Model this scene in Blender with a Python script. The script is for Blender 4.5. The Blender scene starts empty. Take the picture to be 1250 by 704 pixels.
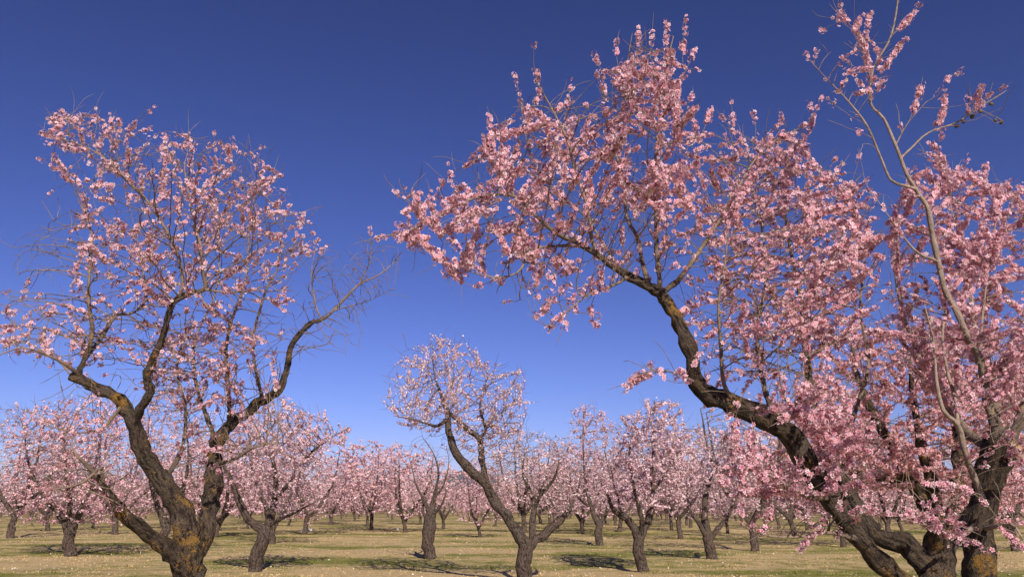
import bpy, math, random
import numpy as np
from mathutils import Vector, noise as mnoise

random.seed(7); np.random.seed(7)
R = math.radians
S = bpy.context.scene
COL = S.collection

# ---------------------------------------------------------------- camera
PITCH = R(15.7); FPX = 944.0; CAMH = 1.6
cam = bpy.data.objects.new('camera', bpy.data.cameras.new('camera')); COL.objects.link(cam)
cam.location = (0, 0, CAMH); cam.rotation_euler = (R(90) + PITCH, 0, 0)
cam.data.sensor_width = 36; cam.data.lens = 36 * FPX / 1250
cam.data.clip_start = 0.05; cam.data.clip_end = 20000
S.camera = cam

# ---------------------------------------------------------------- light
SUN_AZ, SUN_EL = R(163), R(33)          # clockwise from +Y (the view direction)
W = bpy.data.worlds.new('World'); S.world = W; W.use_nodes = True
nt = W.node_tree; bg = nt.nodes['Background']
sky = nt.nodes.new('ShaderNodeTexSky'); sky.sky_type = 'NISHITA'; sky.sun_disc = False
sky.sun_elevation = SUN_EL; sky.sun_rotation = SUN_AZ
sky.altitude = 600; sky.air_density = 1.0; sky.dust_density = 0.3; sky.ozone_density = 4.0
tn_ = nt.nodes.new('ShaderNodeMix'); tn_.data_type = 'RGBA'; tn_.blend_type = 'MULTIPLY'; tn_.inputs[0].default_value = 1
tn_.inputs[7].default_value = (0.56, 0.465, 0.72, 1)      # the camera's white balance on a deep clear sky
gm_ = nt.nodes.new('ShaderNodeGamma'); gm_.inputs[1].default_value = 1.4; nt.links.new(sky.outputs[0], gm_.inputs[0]); nt.links.new(gm_.outputs[0], tn_.inputs[6]); nt.links.new(tn_.outputs[2], bg.inputs[0]); bg.inputs[1].default_value = 0.053
sl = bpy.data.lights.new('sun', 'SUN'); sl.energy = 5.0; sl.angle = R(0.53); sl.color = (1.0, 0.89, 0.76)
so = bpy.data.objects.new('sun', sl); COL.objects.link(so)
sd = Vector((math.sin(SUN_AZ) * math.cos(SUN_EL), math.cos(SUN_AZ) * math.cos(SUN_EL), math.sin(SUN_EL)))
so.rotation_euler = (-sd).to_track_quat('-Z', 'Y').to_euler(); so.location = sd * 50
S.view_settings.view_transform = 'Standard'; S.view_settings.look = 'None'
S.view_settings.exposure = 0.33; S.view_settings.gamma = 1.0
S.render.resolution_x = 1024; S.render.resolution_y = 576

# ---------------------------------------------------------------- pixel <-> world (photo 1250x704)
cp, sp = math.cos(PITCH), math.sin(PITCH)
def P(px, py, Y):
    x = (px - 625) / FPX; z = (352 - py) / FPX
    d = np.array([x, cp - z * sp, sp + z * cp])
    return np.array([0, 0, CAMH]) + d * (Y / d[1])
def PV(px, py, Y):
    x = (px - 625) / FPX; z = (352 - py) / FPX
    dy = cp - z * sp
    return np.stack([x / dy * Y, Y + 0 * x, CAMH + (sp + z * cp) / dy * Y], 1)
def proj(p):
    q = p - np.array([0, 0, CAMH]); dep = q[:, 1] * cp + q[:, 2] * sp
    up = -q[:, 1] * sp + q[:, 2] * cp
    return 625 + FPX * q[:, 0] / dep, 352 - FPX * up / dep
def ground_at(px, py):
    z = (352 - py) / FPX; dy = cp - z * sp; dz = sp + z * cp
    Y = CAMH * dy / -dz
    return (px - 625) / FPX / dy * Y, Y

# ---------------------------------------------------------------- materials
def new_mat(name):
    m = bpy.data.materials.new(name); m.use_nodes = True
    return m, m.node_tree, m.node_tree.nodes, m.node_tree.links
def ramp(ns, stops):
    r = ns.new('ShaderNodeValToRGB'); e = r.color_ramp.elements
    while len(e) < len(stops): e.new(0.5)
    for i, (p, c) in enumerate(stops):
        e[i].position = p; e[i].color = (*c, 1) if len(c) == 3 else c
    return r
def nz(ns, ls, co, scale, detail=4, rough=0.55):
    n = ns.new('ShaderNodeTexNoise'); n.inputs['Scale'].default_value = scale
    n.inputs['Detail'].default_value = detail; n.inputs['Roughness'].default_value = rough
    ls.new(co, n.inputs['Vector']); return n

def bark_mat(name, thick, thin, lichen_amt, dark=(0.030, 0.021, 0.016)):
    m, t, ns, ls = new_mat(name); b = ns['Principled BSDF']
    b.inputs['Roughness'].default_value = 0.9; b.inputs['Specular IOR Level'].default_value = 0.2
    co = ns.new('ShaderNodeTexCoord').outputs['Object']
    ba = ns.new('ShaderNodeAttribute'); ba.attribute_name = 'bark'
    wn = nz(ns, ls, ba.outputs['Vector'], 14, 3)
    mx = ns.new('ShaderNodeMix'); mx.data_type = 'VECTOR'; mx.inputs[0].default_value = 0.035
    ls.new(ba.outputs['Vector'], mx.inputs[4]); ls.new(wn.outputs['Color'], mx.inputs[5])
    mp = ns.new('ShaderNodeMapping'); mp.inputs['Scale'].default_value = (1, 1, 0.3); ls.new(mx.outputs[1], mp.inputs[0])
    fur = nz(ns, ls, mp.outputs[0], 38, 5, 0.6)                      # furrows that run along the limb
    n1 = nz(ns, ls, co, 30, 6, 0.7); n2 = nz(ns, ls, co, 4.5, 5, 0.65); n4 = nz(ns, ls, co, 2.2, 3, 0.6)
    crack = ramp(ns, [(0.40, (0, 0, 0)), (0.52, (1, 1, 1))]); ls.new(fur.outputs[0], crack.inputs[0])
    base = ramp(ns, [(0.3, tuple(c * 0.6 for c in thick)), (0.5, thick), (0.72, tuple(min(1, c * 1.9) for c in thick))]); ls.new(n1.outputs[0], base.inputs[0])
    gr = ramp(ns, [(0.42, (0, 0, 0)), (0.62, (0.55, 0.55, 0.55))]); ls.new(n4.outputs[0], gr.inputs[0])
    gm = ns.new('ShaderNodeMix'); gm.data_type = 'RGBA'; ls.new(gr.outputs[0], gm.inputs[0]); ls.new(base.outputs[0], gm.inputs[6]); gm.inputs[7].default_value = (0.17, 0.14, 0.115, 1)
    ck = ns.new('ShaderNodeMix'); ck.data_type = 'RGBA'; ls.new(crack.outputs[0], ck.inputs[0]); ck.inputs[6].default_value = (*dark, 1); ls.new(gm.outputs[2], ck.inputs[7])
    n3 = nz(ns, ls, co, 55, 5, 0.75)
    ls_ = ns.new('ShaderNodeMath'); ls_.operation = 'MULTIPLY_ADD'; ls.new(n3.outputs[0], ls_.inputs[0]); ls_.inputs[1].default_value = 0.62; ls.new(n2.outputs[0], ls_.inputs[2])
    lt = 0.965 - 0.035 * lichen_amt; lm = ramp(ns, [(lt, (0, 0, 0)), (lt + 0.02, (1, 1, 1))]); ls.new(ls_.outputs[0], lm.inputs[0])
    lm2 = ns.new('ShaderNodeMath'); lm2.operation = 'MULTIPLY'; ls.new(lm.outputs[0], lm2.inputs[0]); lm2.inputs[1].default_value = 0.9 if lichen_amt > 0 else 0.0
    lc = ns.new('ShaderNodeMix'); lc.data_type = 'RGBA'; ls.new(lm2.outputs[0], lc.inputs[0]); ls.new(ck.outputs[2], lc.inputs[6]); lc.inputs[7].default_value = (0.32, 0.18, 0.045, 1)
    at = ns.new('ShaderNodeAttribute'); at.attribute_name = 'thin'
    tn = ramp(ns, [(0.36, tuple(c * 0.35 for c in thin)), (0.46, tuple(c * 0.8 for c in thin)), (0.68, tuple(min(1, c * 1.3) for c in thin))])
    tw = ns.new('ShaderNodeMath'); tw.operation = 'MULTIPLY_ADD'; ls.new(n2.outputs[0], tw.inputs[0]); tw.inputs[1].default_value = 0.5
    tw2 = ns.new('ShaderNodeMath'); tw2.operation = 'MULTIPLY'; ls.new(n1.outputs[0], tw2.inputs[0]); tw2.inputs[1].default_value = 0.55; ls.new(tw2.outputs[0], tw.inputs[2]); ls.new(tw.outputs[0], tn.inputs[0])
    fm = ns.new('ShaderNodeMix'); fm.data_type = 'RGBA'; ls.new(at.outputs['Fac'], fm.inputs[0]); ls.new(lc.outputs[2], fm.inputs[6]); ls.new(tn.outputs[0], fm.inputs[7])
    ls.new(fm.outputs[2], b.inputs['Base Color'])
    hs = ns.new('ShaderNodeMath'); hs.operation = 'MULTIPLY_ADD'; ls.new(n1.outputs[0], hs.inputs[0]); hs.inputs[1].default_value = 0.9; ls.new(fur.outputs[0], hs.inputs[2])
    bs = ns.new('ShaderNodeMath'); bs.operation = 'MULTIPLY_ADD'; ls.new(at.outputs['Fac'], bs.inputs[0]); bs.inputs[1].default_value = -0.55; bs.inputs[2].default_value = 1.0
    bp = ns.new('ShaderNodeBump'); bp.inputs['Distance'].default_value = 0.08; ls.new(bs.outputs[0], bp.inputs['Strength'])
    ls.new(hs.outputs[0], bp.inputs['Height']); ls.new(bp.outputs[0], b.inputs['Normal'])
    return m

def petal_mat(name, trans=0.3):
    m, t, ns, ls = new_mat(name); ns.remove(ns['Principled BSDF']); out = ns['Material Output']
    at = ns.new('ShaderNodeAttribute'); at.attribute_name = 'tint'
    d = ns.new('ShaderNodeBsdfDiffuse'); tr = ns.new('ShaderNodeBsdfTranslucent'); mx = ns.new('ShaderNodeMixShader')
    mx.inputs[0].default_value = trans
    ls.new(at.outputs['Color'], d.inputs[0]); ls.new(at.outputs['Color'], tr.inputs[0])
    ls.new(d.outputs[0], mx.inputs[1]); ls.new(tr.outputs[0], mx.inputs[2]); ls.new(mx.outputs[0], out.inputs[0])
    return m

M_BARK = bark_mat('bark_lichen', (0.092, 0.064, 0.043), (0.25, 0.185, 0.14), 1.8)
M_BARK_PALE = bark_mat('bark_pale_shoots', (0.080, 0.056, 0.038), (0.31, 0.24, 0.19), 1.8)
M_BARK_MID = bark_mat('bark_brown', (0.135, 0.095, 0.075), (0.20, 0.135, 0.115), -0.4)
M_PETAL = petal_mat('petals')

# ground colour: straw and green patches, shared by the sheet and the tufts
def ground_mat(name, tuft):
    m, t, ns, ls = new_mat(name); b = ns['Principled BSDF']
    b.inputs['Roughness'].default_value = 0.95; b.inputs['Specular IOR Level'].default_value = 0.1
    co = ns.new('ShaderNodeTexCoord').outputs['Object']
    mp = ns.new('ShaderNodeMapping'); mp.inputs['Scale'].default_value = (0.33, 1.0, 1); ls.new(co, mp.inputs[0])
    big = nz(ns, ls, mp.outputs[0], 0.28, 5, 0.62); fine = nz(ns, ls, co, 7.0, 6, 0.7); mid = nz(ns, ls, co, 1.3, 5, 0.65)
    straw = ramp(ns, [(0.25, (0.24, 0.165, 0.075)), (0.5, (0.45, 0.335, 0.17)), (0.75, (0.60, 0.475, 0.28))]); ls.new(fine.outputs[0], straw.inputs[0])
    green = ramp(ns, [(0.3, (0.10, 0.10, 0.022)), (0.55, (0.19, 0.19, 0.045)), (0.8, (0.33, 0.31, 0.10))]); ls.new(fine.outputs[0], green.inputs[0])
    ad = ns.new('ShaderNodeMath'); ad.operation = 'MULTIPLY_ADD'; ls.new(mid.outputs[0], ad.inputs[0]); ad.inputs[1].default_value = 0.55; ls.new(big.outputs[0], ad.inputs[2])
    fr = ramp(ns, [(0.72, (0, 0, 0)), (0.88, (1, 1, 1))]); ls.new(ad.outputs[0], fr.inputs[0])
    mx = ns.new('ShaderNodeMix'); mx.data_type = 'RGBA'; ls.new(fr.outputs[0], mx.inputs[0]); ls.new(straw.outputs[0], mx.inputs[6]); ls.new(green.outputs[0], mx.inputs[7])
    ls.new(mx.outputs[2], b.inputs['Base Color'])
    if not tuft:
        bp = ns.new('ShaderNodeBump'); bp.inputs['Strength'].default_value = 0.8; bp.inputs['Distance'].default_value = 0.06
        ls.new(fine.outputs[0], bp.inputs['Height']); ls.new(bp.outputs[0], b.inputs['Normal'])
    return m
M_GROUND = ground_mat('dry_grass_ground', False); M_TUFT = ground_mat('grass_blades', True)
def plain_mat(name, col, rough=0.9, scale=8.0, vary=0.5):
    m, t, ns, ls = new_mat(name); b = ns['Principled BSDF']; b.inputs['Roughness'].default_value = rough
    co = ns.new('ShaderNodeTexCoord').outputs['Object']; n = nz(ns, ls, co, scale, 5)
    r = ramp(ns, [(0.3, tuple(c * (1 - vary) for c in col)), (0.7, tuple(min(1, c * (1 + vary)) for c in col))]); ls.new(n.outputs[0], r.inputs[0])
    ls.new(r.outputs[0], b.inputs['Base Color']); return m
M_HILL = plain_mat('hill_scrub', (0.055, 0.055, 0.050), 0.95, 0.02, 0.5)
M_STONE = plain_mat('pale_stone', (0.55, 0.50, 0.43), 0.9, 14, 0.3)
M_HUSK = plain_mat('almond_husk', (0.09, 0.065, 0.045), 0.9, 60, 0.4)
M_CUT = plain_mat('sawn_wood', (0.27, 0.17, 0.10), 0.9, 45, 0.75)

# ---------------------------------------------------------------- mesh helpers
def np_mesh(name, verts, faces, mat, parent=None, attr=None, smooth=False):
    """faces: (N,k) array"""
    me = bpy.data.meshes.new(name); verts = np.asarray(verts, np.float32); faces = np.asarray(faces, np.int32)
    n, k = faces.shape
    me.vertices.add(len(verts)); me.vertices.foreach_set('co', verts.ravel())
    me.loops.add(n * k); me.loops.foreach_set('vertex_index', faces.ravel())
    me.polygons.add(n); me.polygons.foreach_set('loop_start', np.arange(0, n * k, k, dtype=np.int32))
    if smooth: me.polygons.foreach_set('use_smooth', np.ones(n, bool))
    me.update(calc_edges=True)
    if attr:
        if attr[0] == 'wood':
            a = me.attributes.new('bark', 'FLOAT_VECTOR', 'POINT'); a.data.foreach_set('vector', np.asarray(attr[1][1], np.float32).ravel())
            attr = ('thin', 'FLOAT', attr[1][0])
        an, kind, data = attr
        a = me.attributes.new(an, kind, 'POINT')
        a.data.foreach_set('color' if kind == 'FLOAT_COLOR' else 'value', np.asarray(data, np.float32).ravel())
    me.materials.append(mat)
    o = bpy.data.objects.new(name, me); COL.objects.link(o)
    if parent: o.parent = parent
    return o
def tag(o, label=None, cat=None, group=None, kind=None):
    if label: o['label'] = label
    if cat: o['category'] = cat
    if group: o['group'] = group
    if kind: o['kind'] = kind
    return o
def norm(v): return v / np.maximum(np.linalg.norm(v, axis=-1, keepdims=True), 1e-9)

# ---------------------------------------------------------------- tree growing
class Tree:
    def __init__(s, D):
        s.D = D; s.pos = []; s.par = []; s.r0 = []; s.limb = []
    def limb_path(s, pts, gnarl=0.35, root=False):
        """pts: list of (x,y,z,r); attaches to the nearest existing node"""
        pts = [np.array(p, float) for p in pts]
        Q = [2 * pts[0] - pts[1]] + pts + [2 * pts[-1] - pts[-2]]
        out = []
        for i in range(1, len(Q) - 2):
            a, b, c, d = Q[i - 1:i + 3]; n = max(1, int(round(np.linalg.norm(c[:3] - b[:3]) / s.D)))
            for k in range(n):
                t = k / n
                out.append(0.5 * (2 * b + (c - a) * t + (2 * a - 5 * b + 4 * c - d) * t * t + (3 * b - a - 3 * c + d) * t ** 3))
        out.append(pts[-1]); out = np.array(out)
        lid = (max(s.limb) + 1) if s.limb else 0
        if s.pos:
            allp = np.array(s.pos); j = int(np.argmin(((allp - out[0, :3]) ** 2).sum(1))); par = j; st = 1
            # blend start towards the attachment
            off = allp[j] - out[0, :3]
            for k in range(min(6, len(out))): out[k, :3] += off * (1 - k / 6)
        else: par = -1; st = 0
        prev = par
        for k in range(st, len(out)):
            r = max(out[k, 3], 0.003)
            w = np.array(mnoise.noise_vector(Vector(out[k, :3] * 3.1 + 11))) * r * gnarl if k > 2 else 0
            s.pos.append(out[k, :3] + w); s.par.append(prev); s.r0.append(r); s.limb.append(lid); prev = len(s.pos) - 1
    def colonize(s, A, di, dk, iters=60, inertia=0.5, up=0.12, maxch=3):
        A = np.asarray(A, float); pos = np.array(s.pos); par = list(s.par)
        dirs = np.zeros_like(pos)
        for i, p in enumerate(par):
            dirs[i] = pos[i] - pos[p] if p >= 0 else (0, 0, 1)
        dirs = norm(dirs); nch = np.zeros(len(pos), int)
        r0 = np.array(s.r0)
        def nearest(A, Ppos, base):
            bd = np.full(len(A), 1e9); bi = np.zeros(len(A), int)
            for st in range(0, len(Ppos), 400):
                d = ((A[:, None, :] - Ppos[None, st:st + 400]) ** 2).sum(2)
                j = d.argmin(1); dd = d[np.arange(len(A)), j]; m = dd < bd
                bd[m] = dd[m]; bi[m] = j[m] + st + base
            return bd, bi
        bd, bi = nearest(A, pos, 0)
        for it in range(iters):
            act = (bd < di * di) & (nch[bi] < maxch)
            if not act.any(): break
            v = norm(A[act] - pos[bi[act]]); ids = bi[act]
            acc = np.zeros_like(pos); np.add.at(acc, ids, v)
            u = np.unique(ids)
            g = norm(acc[u]) + inertia * dirs[u] * (r0[u] < 0.02)[:, None]; g[:, 2] += up; g = norm(g + np.random.normal(0, 0.10, g.shape))
            new = pos[u] + g * s.D
            b0 = len(pos); pos = np.vstack([pos, new]); dirs = np.vstack([dirs, g]); par += list(u)
            nch[u] += 1; nch = np.concatenate([nch, np.zeros(len(u), int)]); r0 = np.concatenate([r0, np.zeros(len(u))])
            nd, ni = nearest(A, new, b0); m = nd < bd; bd[m] = nd[m]; bi[m] = ni[m]
            keep = bd > dk * dk; A, bd, bi = A[keep], bd[keep], bi[keep]
            if len(A) == 0: break
        s.pos = list(pos); s.par = par; k = len(pos) - len(s.r0)
        s.r0 += [0.0] * k; s.limb += [-1] * k
    def shoots(s, prob, length, step, maxr=0.006, dens=None, up=0.5, n_seg=4):
        """straight one-year shoots on thin wood"""
        s.radii(); pos = np.array(s.pos); N = len(pos); nch = np.bincount([p for p in s.par if p >= 0], minlength=N)
        for i in range(N):
            if s.r[i] > maxr or s.par[i] < 0: continue
            pr = prob * (2.5 if nch[i] == 0 else 1)
            if random.random() > pr: continue
            d = norm(pos[i] - pos[s.par[i]]) if nch[i] == 0 else norm(norm(pos[i] - pos[s.par[i]]) * 0.6 + np.random.normal(0, 0.6, 3))
            d = norm(d + np.array([0, 0, up * random.random()])); L = random.uniform(*length); n = max(2, int(L / step)); pv = i; lid = -2 if random.random() < .5 else -3
            bend = np.random.normal(0, 0.06, 3)
            for k in range(n):
                d = norm(d + bend + np.random.normal(0, 0.15, 3)); s.pos.append(np.array(s.pos[pv]) + d * step); s.par.append(pv); s.r0.append(0.0); s.limb.append(lid); pv = len(s.pos) - 1
    def radii(s, tip=0.0022, e=2.35):
        N = len(s.pos); acc = np.zeros(N); r = np.zeros(N)
        for i in range(N - 1, -1, -1):       # children always come after parents
            v = acc[i] if acc[i] > 0 else tip ** e
            rr = v ** (1 / e); rr = min(rr, 0.05)
            if s.r0[i] > 0: rr = s.r0[i]
            r[i] = rr
            if s.par[i] >= 0: acc[s.par[i]] += min(v, 0.05 ** e) if s.r0[i] == 0 else 0
        for i in range(N):
            p = s.par[i]
            if p >= 0 and s.r0[i] == 0: r[i] = min(r[i], r[p] * (0.97 if s.r0[p] == 0 else 0.6))
            r[i] = max(r[i], tip * 0.7)
        s.r = r; return r
    def smooth(s, n=2):
        pos = np.array(s.pos); par = np.array(s.par); N = len(pos); m = np.array(s.r0) == 0
        for _ in range(n):
            acc = np.zeros((N, 3)); c = np.zeros(N); v = par >= 0
            np.add.at(acc, par[v], pos[v]); np.add.at(c, par[v], 1)
            idx = np.where(m & (c > 0) & v)[0]
            pos[idx] = 0.5 * pos[idx] + 0.25 * pos[par[idx]] + 0.25 * acc[idx] / c[idx][:, None]
        s.pos = list(pos)
    def chains(s):
        N = len(s.pos); ch = [[] for _ in range(N)]
        for i, p in enumerate(s.par):
            if p >= 0: ch[p].append(i)
        starts = [(i, -1) for i in range(N) if s.par[i] < 0]; out = []
        while starts:
            i, p = starts.pop(); c = [p, i] if p >= 0 else [i]
            while ch[i]:
                L = sorted(ch[i], key=lambda k: (-(s.limb[k] == s.limb[i] and s.limb[i] >= 0), -s.r[k]))
                for k in L[1:]: starts.append((k, i))
                i = L[0]; c.append(i)
            out.append(c)
        return out
def tubes(tree, chains, sides_of, gn=0.0, thin0=0.03):
    V, F, T, BK = [], [], [], []; base = 0; pos = np.array(tree.pos); rad = tree.r
    for c in chains:
        p = pos[c]; r = rad[c].copy()
        if len(c) > 1 and tree.par[c[0]] != -1 or len(c) > 1: r[0] = min(r[0], r[1] * 1.25)
        t = np.gradient(p, axis=0); t = norm(t); mt = np.abs(t.mean(0)); ref = np.zeros(3); ref[mt.argmin()] = 1
        u = norm(np.cross(t, ref)); w = np.cross(t, u); n = sides_of(r.max()); a = np.arange(n) / n * 2 * math.pi
        rr = np.repeat(r[:, None], n, 1)
        ring_dir = np.cos(a)[None, :, None] * u[:, None] + np.sin(a)[None, :, None] * w[:, None]
        if gn and r.max() > 0.02:
            for i in range(len(c)):
                if r[i] < 0.015: continue
                for k in range(n):
                    q = p[i] + ring_dir[i, k] * r[i]; fq = min(3.0, 0.09 / max(r[i], .02))
                    rr[i, k] *= 1 + gn * (mnoise.noise(Vector(q * 6.5 * fq)) * 1.3 + 0.7 * mnoise.noise(Vector(q * 17.0 * fq)))
        ring = p[:, None] + ring_dir * rr[:, :, None]
        ring[-1] = ring[-1] * 0.3 + p[-1] * 0.7
        L = len(c); V.append(ring.reshape(-1, 3)); T.append(np.repeat(np.clip((thin0 - r) / (thin0 * .7), 0, 1), n))
        sl_ = np.concatenate([[0], np.cumsum(np.linalg.norm(np.diff(p, axis=0), axis=1))]) + random.random() * 20
        BK.append(np.stack([np.cos(a)[None] * r[:, None], np.sin(a)[None] * r[:, None], np.repeat(sl_[:, None], n, 1)], 2).reshape(-1, 3))
        i = np.arange(L - 1)[:, None] * n; k = np.arange(n)[None]; k2 = (k + 1) % n
        F.append(np.stack([base + i + k, base + i + k2, base + i + n + k2, base + i + n + k], 2).reshape(-1, 4)); base += L * n
    return np.vstack(V), np.vstack(F), (np.concatenate(T), np.vstack(BK))

# ---------------------------------------------------------------- blossoms
def flower_template():
    v = [(0, 0, 0)]; f = []; col = [(0.66, 0.20, 0.28)]   # col = factor on tint: base of petals deeper
    for i in range(5):
        a = i * 2 * math.pi / 5; b = len(v)
        for da, rr, z, g in ((-0.50, 0.72, 0.20, 0.92), (0, 1.0, 0.28, 1.08), (0.50, 0.72, 0.20, 0.92)):
            v.append((math.cos(a + da) * rr, math.sin(a + da) * rr, z)); col.append((g, g, g))
        f.append((0, b, b + 1, b + 2))
    for a in (0, math.pi / 2):
        b = len(v); c, s_ = math.cos(a) * 0.16, math.sin(a) * 0.16
        v += [(-c, -s_, 0.02), (c, s_, 0.02), (c * 0.6, s_ * 0.6, -0.55), (-c * 0.6, -s_ * 0.6, -0.55)]
        col += [(0.32, 0.10, 0.12)] * 4; f.append((b, b + 1, b + 2, b + 3))
    return np.array(v), np.array(f), np.array(col)
FT = flower_template()
ST = (np.array([(-1, -.15, 0.1), (0, -.9, -0.25), (1, .15, 0.15), (0, .9, -0.2)], float), np.array([(0, 1, 2, 3)]), np.ones((4, 3)))
def rand_frames(n, axis):
    axis = norm(axis); ref = np.random.normal(size=(n, 3)); u = norm(np.cross(axis, ref)); w = np.cross(axis, u)
    return np.stack([u, w, axis], 2)        # columns
def scatter(name, tmpl, pos, axis, size, tint, mat, parent, buds=0.12):
    tv, tf, tc = tmpl; n = len(pos)
    if n == 0: return None
    F = rand_frames(n, axis); sc = np.repeat(size[:, None], 3, 1); bud = np.random.rand(n) < buds
    sc[bud] *= np.array([0.42, 0.42, 1.5]); tint = tint.copy(); tint[bud] *= np.array([0.85, 0.5, 0.58])
    loc = tv[None] * sc[:, None]
    V = np.einsum('nij,nkj->nki', F, loc) + pos[:, None]
    C = np.ones((n, len(tv), 4)); C[:, :, :3] = np.clip(tint[:, None] * tc[None], 0, 1)
    Fc = (tf[None] + (np.arange(n) * len(tv))[:, None, None]).reshape(-1, 4)
    return np_mesh(name, V.reshape(-1, 3), Fc, mat, parent, ('tint', 'FLOAT_COLOR', C.reshape(-1, 4)))
def tints(n, base, sat=0.25, val=0.16):
    base = np.array(base); k = np.random.rand(n, 1); deep = np.array([0.62, 0.20, 0.24])
    k = k ** 1.6; t = base * (1 - k * sat * 1.8) + deep * k * sat * 1.8; wh = np.random.rand(n, 1) < .2; t = np.where(wh, t * .5 + np.array([.95, .86, .86]) * .5, t)
    return np.clip(t * (1 + np.random.normal(0, val, (n, 1))), 0.02, 0.95)
def blossom_sites(tree, n_clusters, per, spread, maxr, dens, origin, radial=True):
    """clusters of blossoms sitting on thin wood; dens(world points)->0..1"""
    pos = np.array(tree.pos); par = np.array(tree.par); ok = np.where((tree.r < maxr) & (par >= 0))[0]
    d = dens(pos[ok] + origin); lm = np.array(tree.limb)[ok]; w = d * np.where(lm == -2, 4.5, np.where(lm == -3, .25, 1.0)) + 1e-9
    # blossom is patchy along the wood
    q = np.array([mnoise.noise(Vector(p * 2.6)) for p in pos[ok]]); w = w * np.clip(0.5 + 1.6 * q, 0.03, 2); q4 = np.array([mnoise.noise(Vector(p * 11)) for p in pos[ok]]); w[lm == -4] = np.clip(1.0 + 4.0 * q4, .1, 3.0)[lm == -4]
    idx = np.random.choice(ok, n_clusters, p=w / w.sum())
    t = np.random.rand(n_clusters, 1); cpos = pos[idx] * t + pos[par[idx]] * (1 - t)
    tw = norm(pos[idx] - pos[par[idx]])
    cnt = np.random.randint(per[0], per[1] + 1, n_clusters); ci = np.repeat(np.arange(n_clusters), cnt); n = len(ci)
    d = norm(np.random.normal(size=(n, 3))); ax = tw[ci]; d = norm(d - 0.6 * ax * (d * ax).sum(1, keepdims=True))
    spread = spread * np.random.uniform(.45, 1.35, (n_clusters, 1))[ci]; off = d * spread * np.random.uniform(0.45, 1.0, (n, 1)) + ax * np.random.normal(0, 0.9, (n, 1)) * spread
    return cpos[ci] + off, d, ci

def inpoly(px, py, poly):
    poly = np.array(poly, float); ins = np.zeros(len(px), bool); j = len(poly) - 1
    for i in range(len(poly)):
        xi, yi = poly[i]; xj, yj = poly[j]
        c = ((yi > py) != (yj > py)) & (px < (xj - xi) * (py - yi) / (yj - yi + 1e-12) + xi); ins ^= c; j = i
    return ins
def edge_dist(px, py, poly):
    poly = np.array(poly, float); best = np.full(len(px), 1e9); p = np.stack([px, py], 1)
    for i in range(len(poly)):
        a = poly[i]; b = poly[(i + 1) % len(poly)]; ab = b - a
        t = np.clip(((p - a) @ ab) / (ab @ ab), 0, 1); best = np.minimum(best, np.linalg.norm(p - a - t[:, None] * ab, axis=1))
    return best
def crown_points(poly, Yc, H, n, soft=60):
    poly_a = np.array(poly, float); lo, hi = poly_a.min(0), poly_a.max(0); X = []; cnt = 0
    while cnt < n:
        q = np.random.uniform(lo, hi, (n * 2, 2)); jit = np.array([tuple(mnoise.noise_vector(Vector((a * .02, b * .02, 4))))[:2] for a, b in q]) * 26; m = inpoly(q[:, 0] + jit[:, 0], q[:, 1] + jit[:, 1], poly); q = q[m]
        e = edge_dist(q[:, 0], q[:, 1], poly); h = H * np.sqrt(np.clip(e / soft, 0.05, 1))
        Y = Yc + np.random.uniform(-1, 1, len(q)) * h
        X.append(PV(q[:, 0], q[:, 1], Y)); cnt += len(q)
    return np.vstack(X)[:n]

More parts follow.
